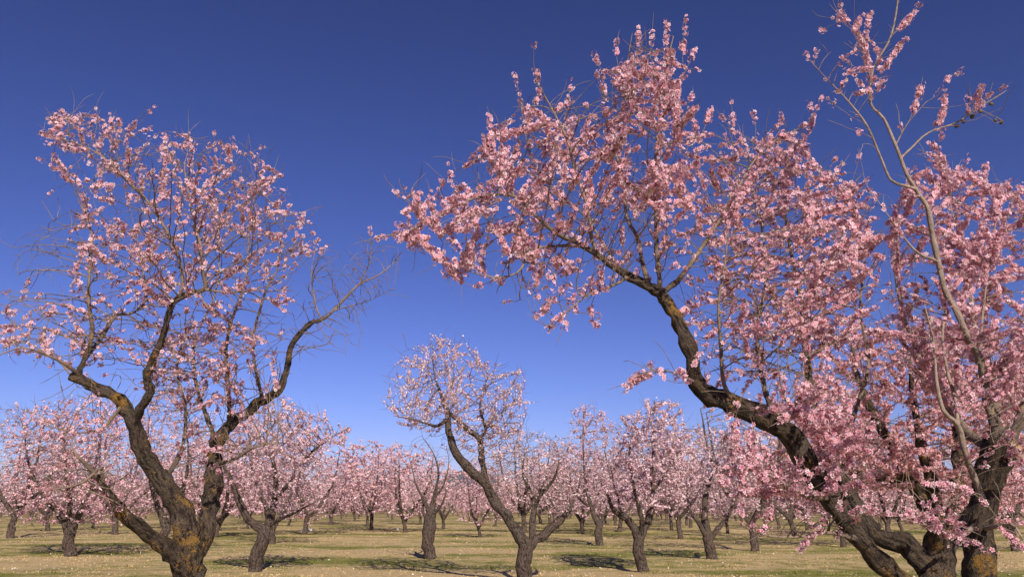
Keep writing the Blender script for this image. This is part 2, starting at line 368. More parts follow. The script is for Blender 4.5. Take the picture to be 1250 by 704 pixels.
def build_tree(name, label, cat, base, limbs, regions, D, di, dk, shoots, flowers, petal_col, mats=M_BARK, group=None,
               near=True, extra_density=None, gnarl=0.35, sat=0.25, iters=70, tip=0.0022, inertia=0.5, up=0.12, thin0=.03, gn=.38, spikes=None):
    """limbs: list of pixel paths [(px,py,Y,r)..]; regions: [(poly, Yc, H, n, density)]"""
    bx, by = base; origin = np.array([bx, by, 0.0])
    T = Tree(D)
    for L in limbs:
        T.limb_path([(*(P(a, b, c) - origin), r) if not isinstance(a, str) else None for a, b, c, r in L], gnarl)
    A = np.vstack([crown_points(pl, Yc, H, n) for pl, Yc, H, n, dn in regions]) - origin
    T.colonize(A, di, dk, iters, inertia, up)
    T.smooth(2)
    if shoots: T.shoots(*shoots)
    for x0, y0, x1, y1, Ys in spikes or []:
        allp = np.array(T.pos); a = P(x0, y0, Ys) - origin; b_ = P(x1, y1, Ys) - origin
        j = int(np.argmin(((allp - a) ** 2).sum(1) + .0)); n_ = max(3, int(np.linalg.norm(b_ - allp[j]) / .045)); pv = j; p0 = allp[j]; bend = np.random.normal(0, .02, 3)
        for k in range(1, n_ + 1):
            t_ = k / n_; T.pos.append(p0 + (b_ - p0) * t_ + bend * math.sin(t_ * 3.14)); T.par.append(pv); T.r0.append(0.0); T.limb.append(-4 if t_ > .25 else -3); pv = len(T.pos) - 1
    T.radii(tip)
    e = bpy.data.objects.new(name, None); COL.objects.link(e); e.location = origin; e.empty_display_size = 0.3
    tag(e, label, cat, group)
    ch = T.chains(); lim = np.array(T.limb)
    def mat(): return mats
    if near:
        trunk = [c for c in ch if T.par[c[0]] < 0]
        mains = [c for c in ch if T.par[c[0]] >= 0 and T.limb[c[1]] >= 0 and T.r[c[1]] >= 0.02]
        rest = [c for c in ch if not any(c is x for x in trunk) and not any(c is x for x in mains)]
        so_ = lambda r: 18 if r > 0.08 else 12 if r > 0.03 else 6 if r > 0.008 else 4
        v, f, t = tubes(T, trunk, so_, gn, thin0); np_mesh('trunk', v, f, mats, e, ('wood', t), True)
        for c in mains:
            v, f, t = tubes(T, [c], so_, gn, thin0); np_mesh('limb', v, f, mats, e, ('wood', t), True)
        v, f, t = tubes(T, rest, so_, 0.0, thin0); np_mesh('twigs', v, f, mats, e, ('wood', t), True)
    else:
        so_ = lambda r: 10 if r > 0.06 else 5 if r > 0.015 else 3
        big = [c for c in ch if T.r[c[min(1, len(c) - 1)]] >= 0.03]; rest = [c for c in ch if T.r[c[min(1, len(c) - 1)]] < 0.03]
        v, f, t = tubes(T, big, so_, 0.22); np_mesh('trunk', v, f, mats, e, ('wood', t), True)
        v, f, t = tubes(T, rest, so_, 0.0, thin0); np_mesh('twigs', v, f, mats, e, ('wood', t), True)
    def dens(p):
        x, y = proj(p); d = np.full(len(p), 0.12)
        for pl, Yc, H, n, dn in regions:
            m = inpoly(x, y, pl); d[m] = dn
        return d
    nc, per, spread, size, maxr = flowers
    if nc:
        pos, ax, ci = blossom_sites(T, nc, per, spread, maxr, dens, origin)
        n = len(pos); ctint = np.random.normal(1, 0.08, (nc, 1))[ci]
        tn = tints(n, petal_col, sat) * ctint
        scatter('crown', FT if near else ST, pos, ax, np.random.uniform(0.8, 1.2, n) * size, tn, M_PETAL, e)
    return e, T

exec_trees = True

# ================================================================ SETTING
def py_ground(Y): return 352 + FPX * math.tan(math.atan(CAMH / Y) + PITCH)
def ground_z(x, y): return 0.05 * mnoise.noise(Vector((x * 0.25, y * 0.25, 3))) + 0.02 * mnoise.noise(Vector((x * 1.1, y * 1.1, 8)))
def axis_steps(a0, n_fine, step, grow, far):
    xs = [0.0]; d = step
    while xs[-1] < far:
        if len(xs) > n_fine: d *= grow
        xs.append(xs[-1] + d)
    return np.array(xs)
ax_ = axis_steps(0, 110, 0.5, 1.12, 7000); xs = np.concatenate([-ax_[:0:-1], ax_]); ys = np.concatenate([-ax_[:0:-1], ax_]) + 25
gx, gy = np.meshgrid(xs, ys)
gz = np.array([ground_z(a, b) if abs(a) < 150 and abs(b - 25) < 150 else 0 for a, b in zip(gx.ravel(), gy.ravel())])
nx, ny = len(xs), len(ys); ii = (np.arange(ny - 1)[:, None] * nx + np.arange(nx - 1)[None]).ravel()
gf = np.stack([ii, ii + 1, ii + nx + 1, ii + nx], 1)
tag(np_mesh('ground', np.stack([gx.ravel(), gy.ravel(), gz], 1), gf, M_GROUND, smooth=True), kind='structure')

def hill(name, profile, Y, depth, mat):
    """profile: (px, py) crest points at distance Y; slopes down towards and away from the viewer"""
    pts = np.array([PV(np.array([float(a)]), np.array([float(b)]), Y)[0] for a, b in profile])
    xi = np.linspace(pts[0, 0], pts[-1, 0], 160); zi = np.interp(xi, pts[:, 0], pts[:, 2])
    rows = np.linspace(-1, 1, 41); V = []
    for r in rows:
        k = math.cos(r * math.pi / 2) ** 1.3
        for x, z in zip(xi, zi):
            nn = mnoise.fractal(Vector((x * 0.004, r * 2.5, 5)), 0.8, 2.1, 5) * 0.10
            V.append((x, Y + r * depth, max(z, 0) * k * (1 + nn * (1 - k) * 3 + nn * 0.3) - 2))
    n = len(xi); i = (np.arange(40)[:, None] * n + np.arange(n - 1)[None]).ravel()
    return tag(np_mesh(name, V, np.stack([i, i + 1, i + n + 1, i + n], 1), mat, smooth=True), kind='structure')
hill('hills', [(380, 616), (450, 612), (500, 604), (535, 592), (556, 578), (572, 571), (590, 574), (612, 586), (640, 597), (700, 600), (760, 603), (840, 598), (900, 585), (960, 572), (1000, 567), (1050, 572), (1120, 585), (1200, 600), (1320, 612)], 2600, 900, M_HILL)

# ================================================================ FOREGROUND TREES
PINK_NEAR = (0.97, 0.73, 0.78)
PINK_B = (0.96, 0.69, 0.75)
# ---- left tree
Y = 7.4
gA = (241, py_ground(Y), Y)
bA = P(*gA)[:2]
limbsA = [
 [(*gA, .24), (237, 800, Y, .19), (232, 740, Y, .165), (229, 690, Y, .15), (229, 659, Y, .15), (216, 616, Y, .115), (190, 573, 7.3, .105), (173, 542, 7.2, .088), (147, 490, 7.1, .066), (117, 473, 7.0, .060), (88, 460, 6.95, .048)],
 [(229, 680, Y, .14), (246, 659, 7.5, .10), (259, 616, 7.6, .095), (259, 573, 7.7, .088), (264, 538, 7.8, .08), (281, 520, 7.9, .068), (302, 504, 8.0, .062), (320, 488, 8.1, .056), (339, 479, 8.15, .052), (348, 459, 8.2, .042), (354, 425, 8.3, .036), (378, 394, 8.35, .032), (393, 390, 8.4, .024), (413, 373, 8.45, .017), (439, 347, 8.5, .013), (465, 334, 8.6, .008), (490, 312, 8.7, .004)],
 [(222, 705, Y, .13), (212, 689, 7.2, .085), (186, 655, 7.0, .075), (151, 629, 6.8, .062), (136, 605, 6.7, .040), (125, 590, 6.6, .030), (108, 570, 6.5, .020), (91, 553, 6.4, .012)],
 [(168, 530, 7.15, .05), (166, 512, 7.1, .052), (172, 499, 7.05, .05), (181, 478, 7.0, .048), (177, 460, 6.95, .045), (186, 443, 6.9, .040), (194, 426, 6.9, .037), (203, 398, 6.85, .034), (212, 368, 6.8, .031), (233, 356, 6.8, .027), (250, 353, 6.8, .024), (248, 330, 6.8, .020), (246, 307, 6.8, .017), (240, 280, 6.8, .014), (233, 251, 6.8, .012), (225, 208, 6.8, .008)],
 [(222, 360, 6.8, .022), (225, 342, 6.8, .020), (216, 307, 6.75, .018), (199, 273, 6.7, .016), (177, 243, 6.65, .013), (151, 217, 6.6, .011), (125, 191, 6.6, .009), (86, 173, 6.5, .006), (50, 163, 6.5, .004)],
 [(99, 466, 7.0, .04), (99, 452, 6.95, .032), (108, 426, 6.9, .026), (112, 398, 6.85, .022), (108, 359, 6.8, .018), (110, 320, 6.8, .014), (112, 286, 6.8, .010), (98, 250, 6.8, .006)],
 [(104, 438, 6.9, .022), (122, 415, 7.1, .022), (130, 402, 7.2, .020), (142, 385, 7.3, .018), (164, 381, 7.4, .014), (180, 360, 7.5, .010), (172, 320, 7.6, .008), (165, 280, 7.6, .005)],
 [(318, 489, 8.1, .03), (318, 481, 8.1, .026), (311, 442, 8.0, .022), (311, 403, 7.9, .019), (326, 351, 7.8, .014), (339, 325, 7.8, .010), (345, 270, 7.7, .006)],
 [(281, 520, 7.9, .03), (281, 499, 7.8, .026), (276, 443, 7.7, .022), (280, 400, 7.6, .018), (300, 340, 7.5, .013), (305, 270, 7.4, .008), (318, 215, 7.3, .005)],
 [(264, 538, 7.8, .03), (250, 500, 8.0, .024), (238, 460, 8.2, .020), (240, 410, 8.4, .016), (262, 360, 8.5, .012), (268, 300, 8.6, .008), (262, 235, 8.6, .005)],
 [(125, 590, 6.6, .020), (122, 570, 6.5, .017), (99, 590, 6.3, .012), (60, 598, 6.1, .008)],
 [(200, 588, 7.35, .03), (222, 545, 7.5, .022), (226, 495, 7.6, .018), (216, 450, 7.7, .014), (230, 395, 7.8, .009)],
 [(150, 495, 7.1, .024), (128, 520, 6.9, .014), (98, 528, 6.7, .008), (60, 520, 6.5, .004)],
 [(262, 560, 7.7, .03), (285, 560, 7.5, .018), (312, 545, 7.3, .012), (345, 540, 7.2, .007)],
 [(439, 347, 8.5, .010), (452, 317, 8.4, .007), (452, 290, 8.3, .004)],
 [(413, 381, 8.45, .009), (447, 368, 8.4, .006), (480, 352, 8.3, .004)],
 [(95, 460, 6.9, .025), (70, 440, 6.7, .014), (30, 425, 6.5, .009), (-20, 440, 6.4, .006)],
 [(393, 392, 8.4, .014), (385, 370, 8.5, .010), (380, 335, 8.6, .007), (386, 300, 8.6, .004)],
]
regionsA = [
 ([(195, 470), (290, 470), (350, 500), (345, 560), (290, 600), (235, 600), (205, 540)], 7.5, .7, 520, 0.4),
 ([(30, 470), (130, 480), (150, 530), (100, 560), (40, 540)], 6.7, .5, 220, 0.5),
 ([(42, 165), (75, 132), (115, 126), (190, 158), (262, 166), (340, 190), (350, 230), (368, 272), (410, 298), (378, 325), (350, 372), (300, 380), (200, 380), (90, 370), (75, 300), (95, 260), (60, 215)], 7.1, 1.5, 2400, 1.0),
 ([(0, 345), (60, 365), (90, 370), (200, 380), (300, 380), (340, 400), (345, 470), (300, 515), (225, 500), (150, 470), (70, 455), (0, 430)], 7.5, 1.3, 3000, 0.8),
 ([(345, 395), (385, 310), (440, 290), (495, 300), (482, 360), (425, 430), (350, 450)], 8.4, .6, 1300, 0.0),
 ([(0, 300), (60, 260), (90, 300), (80, 350), (20, 345)], 6.9, .6, 260, 0.0),
 ([(60, 540), (160, 580), (180, 640), (110, 625), (40, 600)], 6.5, .6, 220, 0.25),
]
limbsA = [[(a, b, c, r * .84) for a, b, c, r in l] for l in limbsA]
build_tree('almond_tree', 'large near almond tree with forked lichen-spotted trunk and a bare right branch end', 'almond tree', bA, limbsA, regionsA,
           .055, .75, .13, (.19, (.10, .34), .06, .007, None, .6), (2900, (3, 9), .024, .0175, .0075), PINK_NEAR, gnarl=.7, tip=.0027, up=.3, spikes=[(112, 160, 113, 127, 6.6), (85, 172, 74, 133, 6.5), (60, 170, 44, 164, 6.5), (140, 170, 142, 140, 6.7), (195, 200, 194, 172, 6.8), (258, 200, 261, 162, 7.2), (285, 215, 298, 184, 7.4), (325, 220, 341, 188, 7.4), (345, 250, 352, 226, 7.6), (362, 290, 371, 262, 7.8), (385, 312, 411, 296, 8.0), (60, 440, 2, 415, 6.6), (30, 425, -10, 385, 6.5)])

# ---- right leaning tree
Y = 5.2
gB = (1128, py_ground(Y), Y); bB = P(*gB)[:2]
limbsB = [
 [(*gB, .26), (1124, 880, Y, .22), (1115, 800, Y, .18), (1108, 740, 5.15, .11), (1092, 700, 5.1, .088), (1072, 681, 5.05, .084), (1036, 641, 5.0, .086), (1008, 598, 4.95, .09), (990, 572, 4.95, .092), (973, 547, 4.95, .094), (956, 523, 4.95, .09), (913, 501, 4.95, .082), (870, 484, 5.0, .075), (850, 468, 5.0, .070), (846, 446, 5.0, .064), (836, 416, 5.0, .060), (824, 386, 5.0, .054), (806, 358, 5.0, .050), (792, 349, 5.0, .044), (760, 333, 4.95, .034), (728, 310, 4.9, .027), (705, 297, 4.85, .023), (681, 286, 4.8, .019), (658, 267, 4.75, .016), (627, 239, 4.7, .013), (588, 240, 4.65, .009), (557, 251, 4.6, .008), (530, 267, 4.6, .006), (498, 282, 4.55, .004), (462, 289, 4.5, .003)],
 [(1112, 770, 5.2, .12), (1138, 712, 5.3, .095), (1126, 688, 5.35, .09), (1105, 667, 5.4, .085), (1072, 652, 5.45, .078), (1040, 605, 5.6, .060), (1018, 560, 5.8, .045), (995, 500, 6.0, .036), (985, 440, 6.1, .032), (982, 400, 6.1, .028), (975, 350, 6.1, .022), (962, 290, 6.1, .016), (958, 230, 6.0, .010), (968, 170, 6.0, .005)],
 [(804, 356, 5.0, .03), (803, 335, 5.0, .024), (802, 300, 5.0, .021), (801, 256, 4.95, .018), (799, 213, 4.9, .015), (803, 170, 4.9, .012), (812, 128, 4.85, .010), (812, 90, 4.8, .007), (822, 45, 4.8, .004)],
 [(735, 316, 4.9, .02), (722, 294, 4.9, .017), (718, 256, 4.9, .014), (701, 205, 4.85, .012), (692, 170, 4.8, .010), (671, 128, 4.8, .007), (655, 100, 4.75, .004)],
 [(790, 350, 5.0, .026), (784, 320, 5.1, .020), (778, 290, 5.2, .018), (765, 264, 5.3, .015), (760, 213, 5.35, .012), (748, 170, 5.4, .010), (765, 128, 5.4, .008), (765, 85, 5.4, .006), (772, 40, 5.4, .004)],
 [(806, 356, 5.0, .028), (828, 341, 5.05, .023), (849, 314, 5.1, .019), (866, 288, 5.15, .016), (890, 250, 5.2, .013), (918, 200, 5.25, .010), (945, 172, 5.3, .007), (985, 152, 5.35, .004)],
 [(712, 300, 4.85, .016), (681, 300, 4.7, .012), (650, 306, 4.6, .010), (631, 333, 4.5, .008), (600, 338, 4.45, .006), (570, 330, 4.4, .004)],
 [(627, 239, 4.7, .010), (615, 215, 4.7, .008), (600, 190, 4.7, .005), (592, 170, 4.7, .003)],
 [(770, 338, 4.95, .016), (740, 352, 4.7, .010), (718, 360, 4.6, .007), (695, 378, 4.5, .005), (668, 398, 4.45, .003)],
 [(760, 340, 4.95, .014), (738, 300, 5.3, .012), (712, 262, 5.5, .010), (668, 222, 5.6, .008), (645, 180, 5.6, .006), (635, 120, 5.6, .004)],
 [(905, 498, 4.95, .025), (885, 470, 4.9, .018), (880, 420, 4.85, .015), (877, 370, 4.8, .011), (885, 320, 4.75, .008), (890, 270, 4.7, .005)],
 [(848, 470, 5.0, .012), (826, 456, 4.8, .007), (800, 452, 4.6, .005), (770, 462, 4.5, .003)],
 [(950, 522, 4.95, .03), (930, 460, 5.2, .020), (925, 400, 5.4, .016), (935, 340, 5.5, .012), (930, 280, 5.6, .009), (915, 220, 5.6, .005)],
 [(1015, 605, 4.95, .03), (985, 606, 4.7, .014), (940, 580, 4.5, .010), (895, 570, 4.35, .007), (870, 590, 4.3, .004)],
 [(1050, 655, 5.0, .03), (1015, 650, 4.8, .014), (970, 655, 4.6, .009), (930, 652, 4.5, .006), (905, 640, 4.4, .003)],
 [(1022, 560, 5.8, .03), (1045, 500, 6.1, .022), (1060, 440, 6.3, .018), (1050, 380, 6.4, .014), (1055, 310, 6.5, .010), (1040, 240, 6.5, .006)],
 [(1000, 590, 4.95, .02), (1000, 540, 4.7, .012), (960, 490, 4.5, .008), (950, 450, 4.4, .005)],
]
regionsB_low = [
 ([(690, 262), (760, 250), (850, 262), (868, 320), (845, 345), (790, 342), (730, 335), (680, 300)], 4.95, .5, 260, 0.22),
 ([(845, 345), (900, 330), (960, 380), (990, 440), (930, 480), (860, 470), (838, 400)], 5.4, .9, 420, 0.35),
 ([(560, 345), (640, 320), (690, 330), (700, 380), (600, 372)], 4.6, .3, 90, 0.3),
]
regionsB = [
 ([(470, 285), (505, 240), (560, 205), (590, 170), (618, 150), (640, 125), (668, 118), (715, 140), (735, 95), (765, 68), (795, 48), (825, 55), (842, 95), (856, 150), (868, 200), (850, 330), (800, 335), (760, 320), (700, 300), (640, 330), (560, 345), (510, 325)], 4.95, 1.1, 2600, 1.0),
 ([(560, 345), (640, 330), (700, 300), (760, 325), (730, 365), (668, 405), (610, 350), (565, 368)], 4.6, .5, 170, 0.5),
 ([(860, 165), (895, 155), (915, 175), (960, 165), (985, 165), (1000, 205), (1060, 230), (1080, 300), (1060, 420), (1000, 460), (930, 470), (850, 440), (835, 380), (850, 330), (868, 200)], 5.6, 1.3, 3000, 1.0),
 ([(870, 490), (930, 530), (990, 600), (1040, 660), (970, 668), (895, 640), (868, 560)], 4.5, .45, 560, 1.1),
 ([(905, 470), (1010, 450), (1080, 520), (1090, 640), (1030, 620), (970, 530)], 4.65, .5, 1000, 1.5),
 ([(760, 450), (840, 440), (850, 480), (800, 490)], 4.7, .4, 50, 0.35),
]
limbsB = [[(a, b, c, r * .78) for a, b, c, r in l] for l in limbsB]
build_tree('almond_tree', 'large near almond tree with a long dark trunk leaning left across the sky', 'almond tree', bB, limbsB, regionsB + regionsB_low,
           .05, .65, .105, (.15, (.10, .34), .05, .007, None, .8), (8600, (3, 10), .022, .0150, .007), PINK_B, gnarl=.25, up=.35, spikes=[(795, 70, 798, 14, 4.85), (812, 80, 814, 22, 4.85), (830, 85, 838, 22, 4.85), (842, 110, 849, 58, 4.9), (752, 100, 757, 36, 5.3), (775, 90, 779, 34, 5.3), (728, 120, 726, 68, 5.3),
 (632, 140, 628, 92, 5.5), (652, 130, 656, 86, 4.8), (690, 150, 698, 104, 4.8), (714, 170, 733, 128, 4.9), (592, 205, 591, 168, 4.7), (560, 240, 552, 206, 4.6), (620, 190, 617, 142, 4.7), (520, 260, 508, 238, 4.55), (500, 283, 460, 290, 4.5),
 (895, 175, 892, 118, 5.3), (912, 190, 918, 132, 5.3), (862, 170, 868, 132, 5.2), (980, 190, 1003, 120, 5.7), (950, 190, 955, 148, 5.7), (1020, 230, 1022, 190, 6.0), (1045, 230, 1048, 178, 6.0),
 (730, 345, 728, 397, 4.7), (695, 370, 667, 404, 4.5), (690, 360, 664, 378, 4.5), (560, 330, 563, 372, 4.4), (520, 320, 505, 335, 4.5), (790, 455, 757, 482, 4.6), (800, 450, 740, 476, 4.7), (1000, 640, 970, 680, 4.6), (940, 640, 902, 662, 4.4)])

# ---- near right edge tree with pale shoots and dried husks
Y = 4.6
gC = (1190, py_ground(5.2), Y); bC = P(1190, py_ground(5.2), 5.2)[:2]
limbsC = [
 [(*gC, .20), (1190, 850, Y, .16), (1193, 760, Y, .125), (1196, 704, Y, .11), (1197, 640, Y, .105), (1208, 590, Y, .11), (1216, 560, Y, .12), (1217, 535, Y, .10)],
 [(1212, 545, 4.6, .05), (1209, 529, 4.6, .042), (1206, 486, 4.6, .038), (1196, 440, 4.55, .030), (1181, 410, 4.5, .026), (1170, 385, 4.5, .025), (1156, 360, 4.5, .024), (1149, 335, 4.5, .023), (1141, 300, 4.5, .022), (1134, 256, 4.45, .020), (1122, 237, 4.45, .018), (1108, 215, 4.4, .016), (1096, 185, 4.4, .014), (1079, 145, 4.4, .012), (1063, 126, 4.4, .010), (1066, 85, 4.4, .009), (1088, 43, 4.35, .008), (1097, -10, 4.3, .007), (1100, -60, 4.3, .004)],
 [(1118, 234, 4.45, .016), (1104, 229, 4.4, .014), (1088, 222, 4.4, .012), (1075, 192, 4.35, .011), (1058, 153, 4.3, .010), (1036, 124, 4.3, .007), (1011, 98, 4.25, .005), (981, 66, 4.2, .003)],
 [(1100, 196, 4.4, .010), (1115, 180, 4.4, .009), (1134, 162, 4.4, .008), (1169, 149, 4.4, .007), (1194, 132, 4.4, .005), (1230, 110, 4.4, .003)],
 [(1194, 132, 4.4, .004), (1207, 139, 4.38, .0035), (1222, 146, 4.36, .003)],
 [(1063, 128, 4.4, .008), (1062, 100, 4.4, .006), (1056, 60, 4.4, .005), (1030, 20, 4.4, .003)],
 [(1200, 620, 4.6, .04), (1195, 598, 4.5, .026), (1180, 558, 4.4, .022), (1170, 519, 4.35, .020), (1152, 500, 4.3, .016), (1143, 460, 4.3, .013), (1140, 420, 4.3, .009), (1128, 370, 4.3, .005)],
 [(1170, 519, 4.35, .016), (1166, 486, 4.4, .015), (1156, 450, 4.5, .012), (1150, 410, 4.5, .010), (1155, 380, 4.6, .007)],
 [(1143, 315, 4.5, .014), (1120, 307, 4.5, .011), (1103, 289, 4.45, .009), (1088, 268, 4.4, .006), (1060, 230, 4.4, .003)],
 [(1206, 486, 4.6, .02), (1197, 430, 4.7, .012), (1202, 356, 4.7, .010), (1213, 285, 4.7, .007), (1222, 240, 4.7, .004)],
 [(1222, 560, 4.6, .06), (1250, 500, 4.8, .04), (1275, 430, 5.0, .03), (1280, 350, 5.2, .02), (1260, 280, 5.3, .012), (1230, 230, 5.4, .006)],
 [(1210, 540, 4.7, .05), (1215, 470, 5.1, .03), (1190, 400, 5.4, .022), (1180, 320, 5.6, .014), (1160, 250, 5.7, .008), (1150, 190, 5.7, .004)],
 [(1205, 560, 4.7, .05), (1160, 500, 5.2, .028), (1120, 430, 5.6, .020), (1095, 350, 5.8, .012), (1090, 260, 5.9, .006)],
 [(1200, 640, 4.55, .03), (1165, 655, 4.3, .010), (1130, 640, 4.15, .006), (1100, 625, 4.1, .004)],
 [(1215, 650, 4.5, .03), (1235, 640, 4.2, .012), (1250, 660, 4.1, .006)],
 [(1096, 180, 4.4, .007), (1110, 150, 4.35, .004), (1130, 125, 4.3, .003)],
]
regionsC = [
 ([(1222, 400), (1275, 380), (1280, 560), (1240, 600), (1225, 520)], 4.3, .3, 300, 0.9),
 ([(1085, 270), (1135, 180), (1165, 200), (1200, 215), (1250, 240), (1330, 260), (1340, 500), (1240, 520), (1120, 480), (1060, 430)], 5.4, .9, 3000, 1.0),
 ([(1010, 5), (1050, 10), (1090, 40), (1105, 90), (1090, 130), (1055, 150), (1015, 60)], 4.4, .22, 190, 0.45),
 ([(1120, 130), (1215, 100), (1225, 150), (1160, 165)], 4.4, .15, 60, 0.12),
 ([(1080, 560), (1180, 600), (1250, 610), (1250, 690), (1160, 670), (1090, 640)], 4.2, .3, 340, 0.9),
 ([(1000, 60), (1010, 110), (1060, 200), (1030, 180)], 4.3, .1, 12, 0.0),
]
limbsC = [[(a, b, c + .6, r * (.9 if i == 0 else .8)) for a, b, c, r in l] for i, l in enumerate(limbsC)]
regionsC = [(p_, c + .5, h, n_, d_) for p_, c, h, n_, d_ in regionsC]
eC, TC = build_tree('almond_tree', 'right-edge almond tree with pale upright shoots rising from a dark stump-like trunk', 'almond tree', bC, limbsC, regionsC,
           .05, .65, .12, (.14, (.10, .32), .05, .007, None, .8), (7600, (3, 10), .022, .0150, .007), PINK_B, mats=M_BARK_PALE, up=.35, thin0=.05, gnarl=.6, spikes=[(1150, 210, 1137, 174, 5.6), (1185, 235, 1184, 192, 5.8), (1198, 245, 1203, 204, 5.8), (1222, 250, 1228, 222, 5.9), (1240, 250, 1247, 230, 5.9), (1115, 150, 1127, 92, 4.95), (1140, 152, 1153, 108, 4.95), (1060, 60, 1062, 16, 5.0), (1030, 30, 1012, 4, 5.0),
 (1066, 90, 1046, 40, 5.0), (1075, 70, 1060, 48, 5.0), (1055, 110, 1028, 70, 4.9), (1090, 40, 1125, 2, 4.9), (1076, 80, 1105, 48, 4.95), (1100, 250, 1110, 205, 5.5), (1215, 640, 1250, 668, 4.7), (1190, 600, 1130, 590, 4.8)])

# sawn burl on the trunk of the edge tree
import bmesh
def blob(name, loc, rad, mat, parent, squash=(1, 1, 1), seed=0, amp=0.25, sub=3, freq=2.0):
    bm = bmesh.new(); bmesh.ops.create_icosphere(bm, subdivisions=sub, radius=1)
    for v in bm.verts:
        k = 1 + amp * mnoise.noise(v.co * freq + Vector((seed * 7.3, 0, 0)))
        v.co = Vector((v.co.x * squash[0], v.co.y * squash[1], v.co.z * squash[2])) * k * rad
    me = bpy.data.meshes.new(name); bm.to_mesh(me); bm.free(); me.materials.append(mat)
    for p in me.polygons: p.use_smooth = True
    o = bpy.data.objects.new(name, me); COL.objects.link(o); o.parent = parent; o.location = loc; return o
oC = np.array([*bC, 0])
blob('burl', P(1236, 548, 5.1) - oC, .048, M_CUT, eC, (1, .8, 1.3), 3, .9, 4, 3.0)
for k, (px, py) in enumerate([(1176, 149), (1187, 142), (1197, 136), (1168, 154), (1210, 127), (1222, 149), (1215, 147), (1181, 137)]):
    o = blob('almond_husk', P(px, py, 5.0) - oC, .0145, M_HUSK, eC, (1, .8, 1.35), k, .25, 2)
    o.rotation_euler = (random.uniform(-1, 1), random.uniform(-1, 1), 0)

# ================================================================ MID-DISTANCE TREES
PINK_MID = (0.78, 0.59, 0.64); PINK_PALE = (0.86, 0.70, 0.70)
def mid(label, base_px, base_py, limbs, regions, n_fl, col=PINK_MID, size=.025, cat='almond tree', sat=.25, shoots=True, rs=.8):
    """limbs given relative to tree depth: (px,py,dY,r)"""
    x, y = ground_at(base_px, base_py)
    L = [[(a, b, y + c, r * rs) for a, b, c, r in l] for l in limbs]
    sc = y / 21.0
    # crown regions: (poly, dY, H, n, dens)
    Rg = [(pl, y + dY, H, int(n * 3.6), dn) for pl, dY, H, n, dn in regions]
    sh = (.14, (.2, .55), .14, .010, None, .7) if shoots else None
    return build_tree('almond_tree', label, cat, (x, y), L, Rg, (.12), 1.4, .165, sh, (int(n_fl * .62), (2, 6), .05, size, .012), col, mats=M_BARK_MID, near=False, tip=.0036, gnarl=.5, sat=sat, iters=50)

# centre tree
mid('leaning middle almond tree, dark S-shaped limb carrying an airy pale crown', 640, 712, [
  [(641, 712, 0, .20), (640, 690, 0, .18), (641, 668, 0, .17), (623, 638, -.1, .13), (601, 607, -.2, .12), (590, 586, -.3, .115), (562, 560, -.4, .11), (549, 534, -.4, .09), (547, 512, -.3, .07), (545, 500, -.2, .06), (540, 485, 0, .045), (532, 462, .2, .025), (528, 440, .3, .012)],
  [(642, 672, 0, .14), (650, 660, .1, .12), (666, 650, .3, .11), (680, 638, .5, .10), (692, 626, .6, .07), (700, 610, .7, .04), (708, 590, .8, .02)],
  [(648, 662, 0, .10), (650, 640, .2, .09), (652, 616, .4, .07), (645, 595, .5, .05), (638, 575, .6, .03), (640, 555, .6, .015)],
  [(653, 625, .4, .05), (662, 602, .3, .05), (676, 585, .2, .04), (682, 565, .1, .02), (680, 545, .1, .01)],
  [(594, 592, -.3, .08), (588, 560, -.1, .075), (585, 535, 0, .07), (570, 523, 0, .06), (556, 510, -.1, .05), (546, 503, -.2, .04)],
  [(586, 537, 0, .05), (594, 524, .2, .045), (586, 500, .3, .035), (590, 480, .4, .025), (595, 460, .5, .012)],
  [(547, 508, -.3, .05), (532, 518, -.6, .04), (510, 513, -.9, .025), (480, 507, -1.2, .012)],
  [(594, 524, .2, .03), (610, 505, .6, .02), (628, 490, .8, .012)],
  ], [([(462, 506), (478, 450), (505, 418), (545, 408), (590, 432), (640, 450), (652, 500), (640, 545), (600, 560), (560, 545), (530, 530), (505, 528)], 0, 1.8, 1100, 1),
      ([(600, 590), (612, 535), (640, 520), (690, 535), (718, 580), (712, 618), (690, 634), (660, 620), (620, 615)], .5, 1.6, 1000, .4)],
  7500, (0.80, 0.62, 0.63), .019, rs=.9)
# pink tree right of centre
mid('dense pink almond tree on a V-forked trunk right of the leaning middle tree', 784, 697, [
  [(785, 697, 0, .20), (781, 672, 0, .17), (779, 655, 0, .16), (768, 637, -.1, .13), (755, 626, -.2, .10), (747, 618, -.3, .07), (740, 600, -.5, .03)],
  [(780, 660, 0, .13), (793, 633, .1, .12), (797, 605, .1, .09), (796, 575, .1, .07), (798, 545, .1, .04), (795, 515, .1, .02)],
  [(781, 652, 0, .10), (783, 630, -.3, .08), (775, 600, -.5, .05), (768, 560, -.6, .03), (772, 525, -.6, .015)],
  [(796, 600, .1, .05), (815, 575, .3, .04), (830, 550, .4, .02)], [(762, 632, -.2, .05), (752, 600, .4, .03), (745, 570, .6, .015)]],
  [([(740, 622), (745, 570), (756, 510), (775, 490), (800, 487), (835, 495), (852, 530), (850, 580), (835, 615), (805, 622), (775, 632)], 0, 1.9, 1000, 1)], 8500)
mid('bushy short-trunked pink almond tree touching the left side of the V-forked pink one', 732, 665, [
  [(732, 665, 0, .22), (731, 650, 0, .19), (731, 640, 0, .18), (722, 620, 0, .12), (715, 590, 0, .08), (712, 550, 0, .04), (712, 515, 0, .02)],
  [(732, 642, 0, .14), (742, 620, .3, .10), (746, 590, .5, .06), (738, 550, .5, .03)], [(722, 620, 0, .08), (700, 600, -.4, .05), (695, 570, -.5, .02)]],
  [([(688, 610), (690, 550), (700, 500), (718, 490), (740, 505), (758, 525), (766, 580), (760, 625), (725, 632), (700, 628)], 0, 2.1, 600, 1)], 6500)
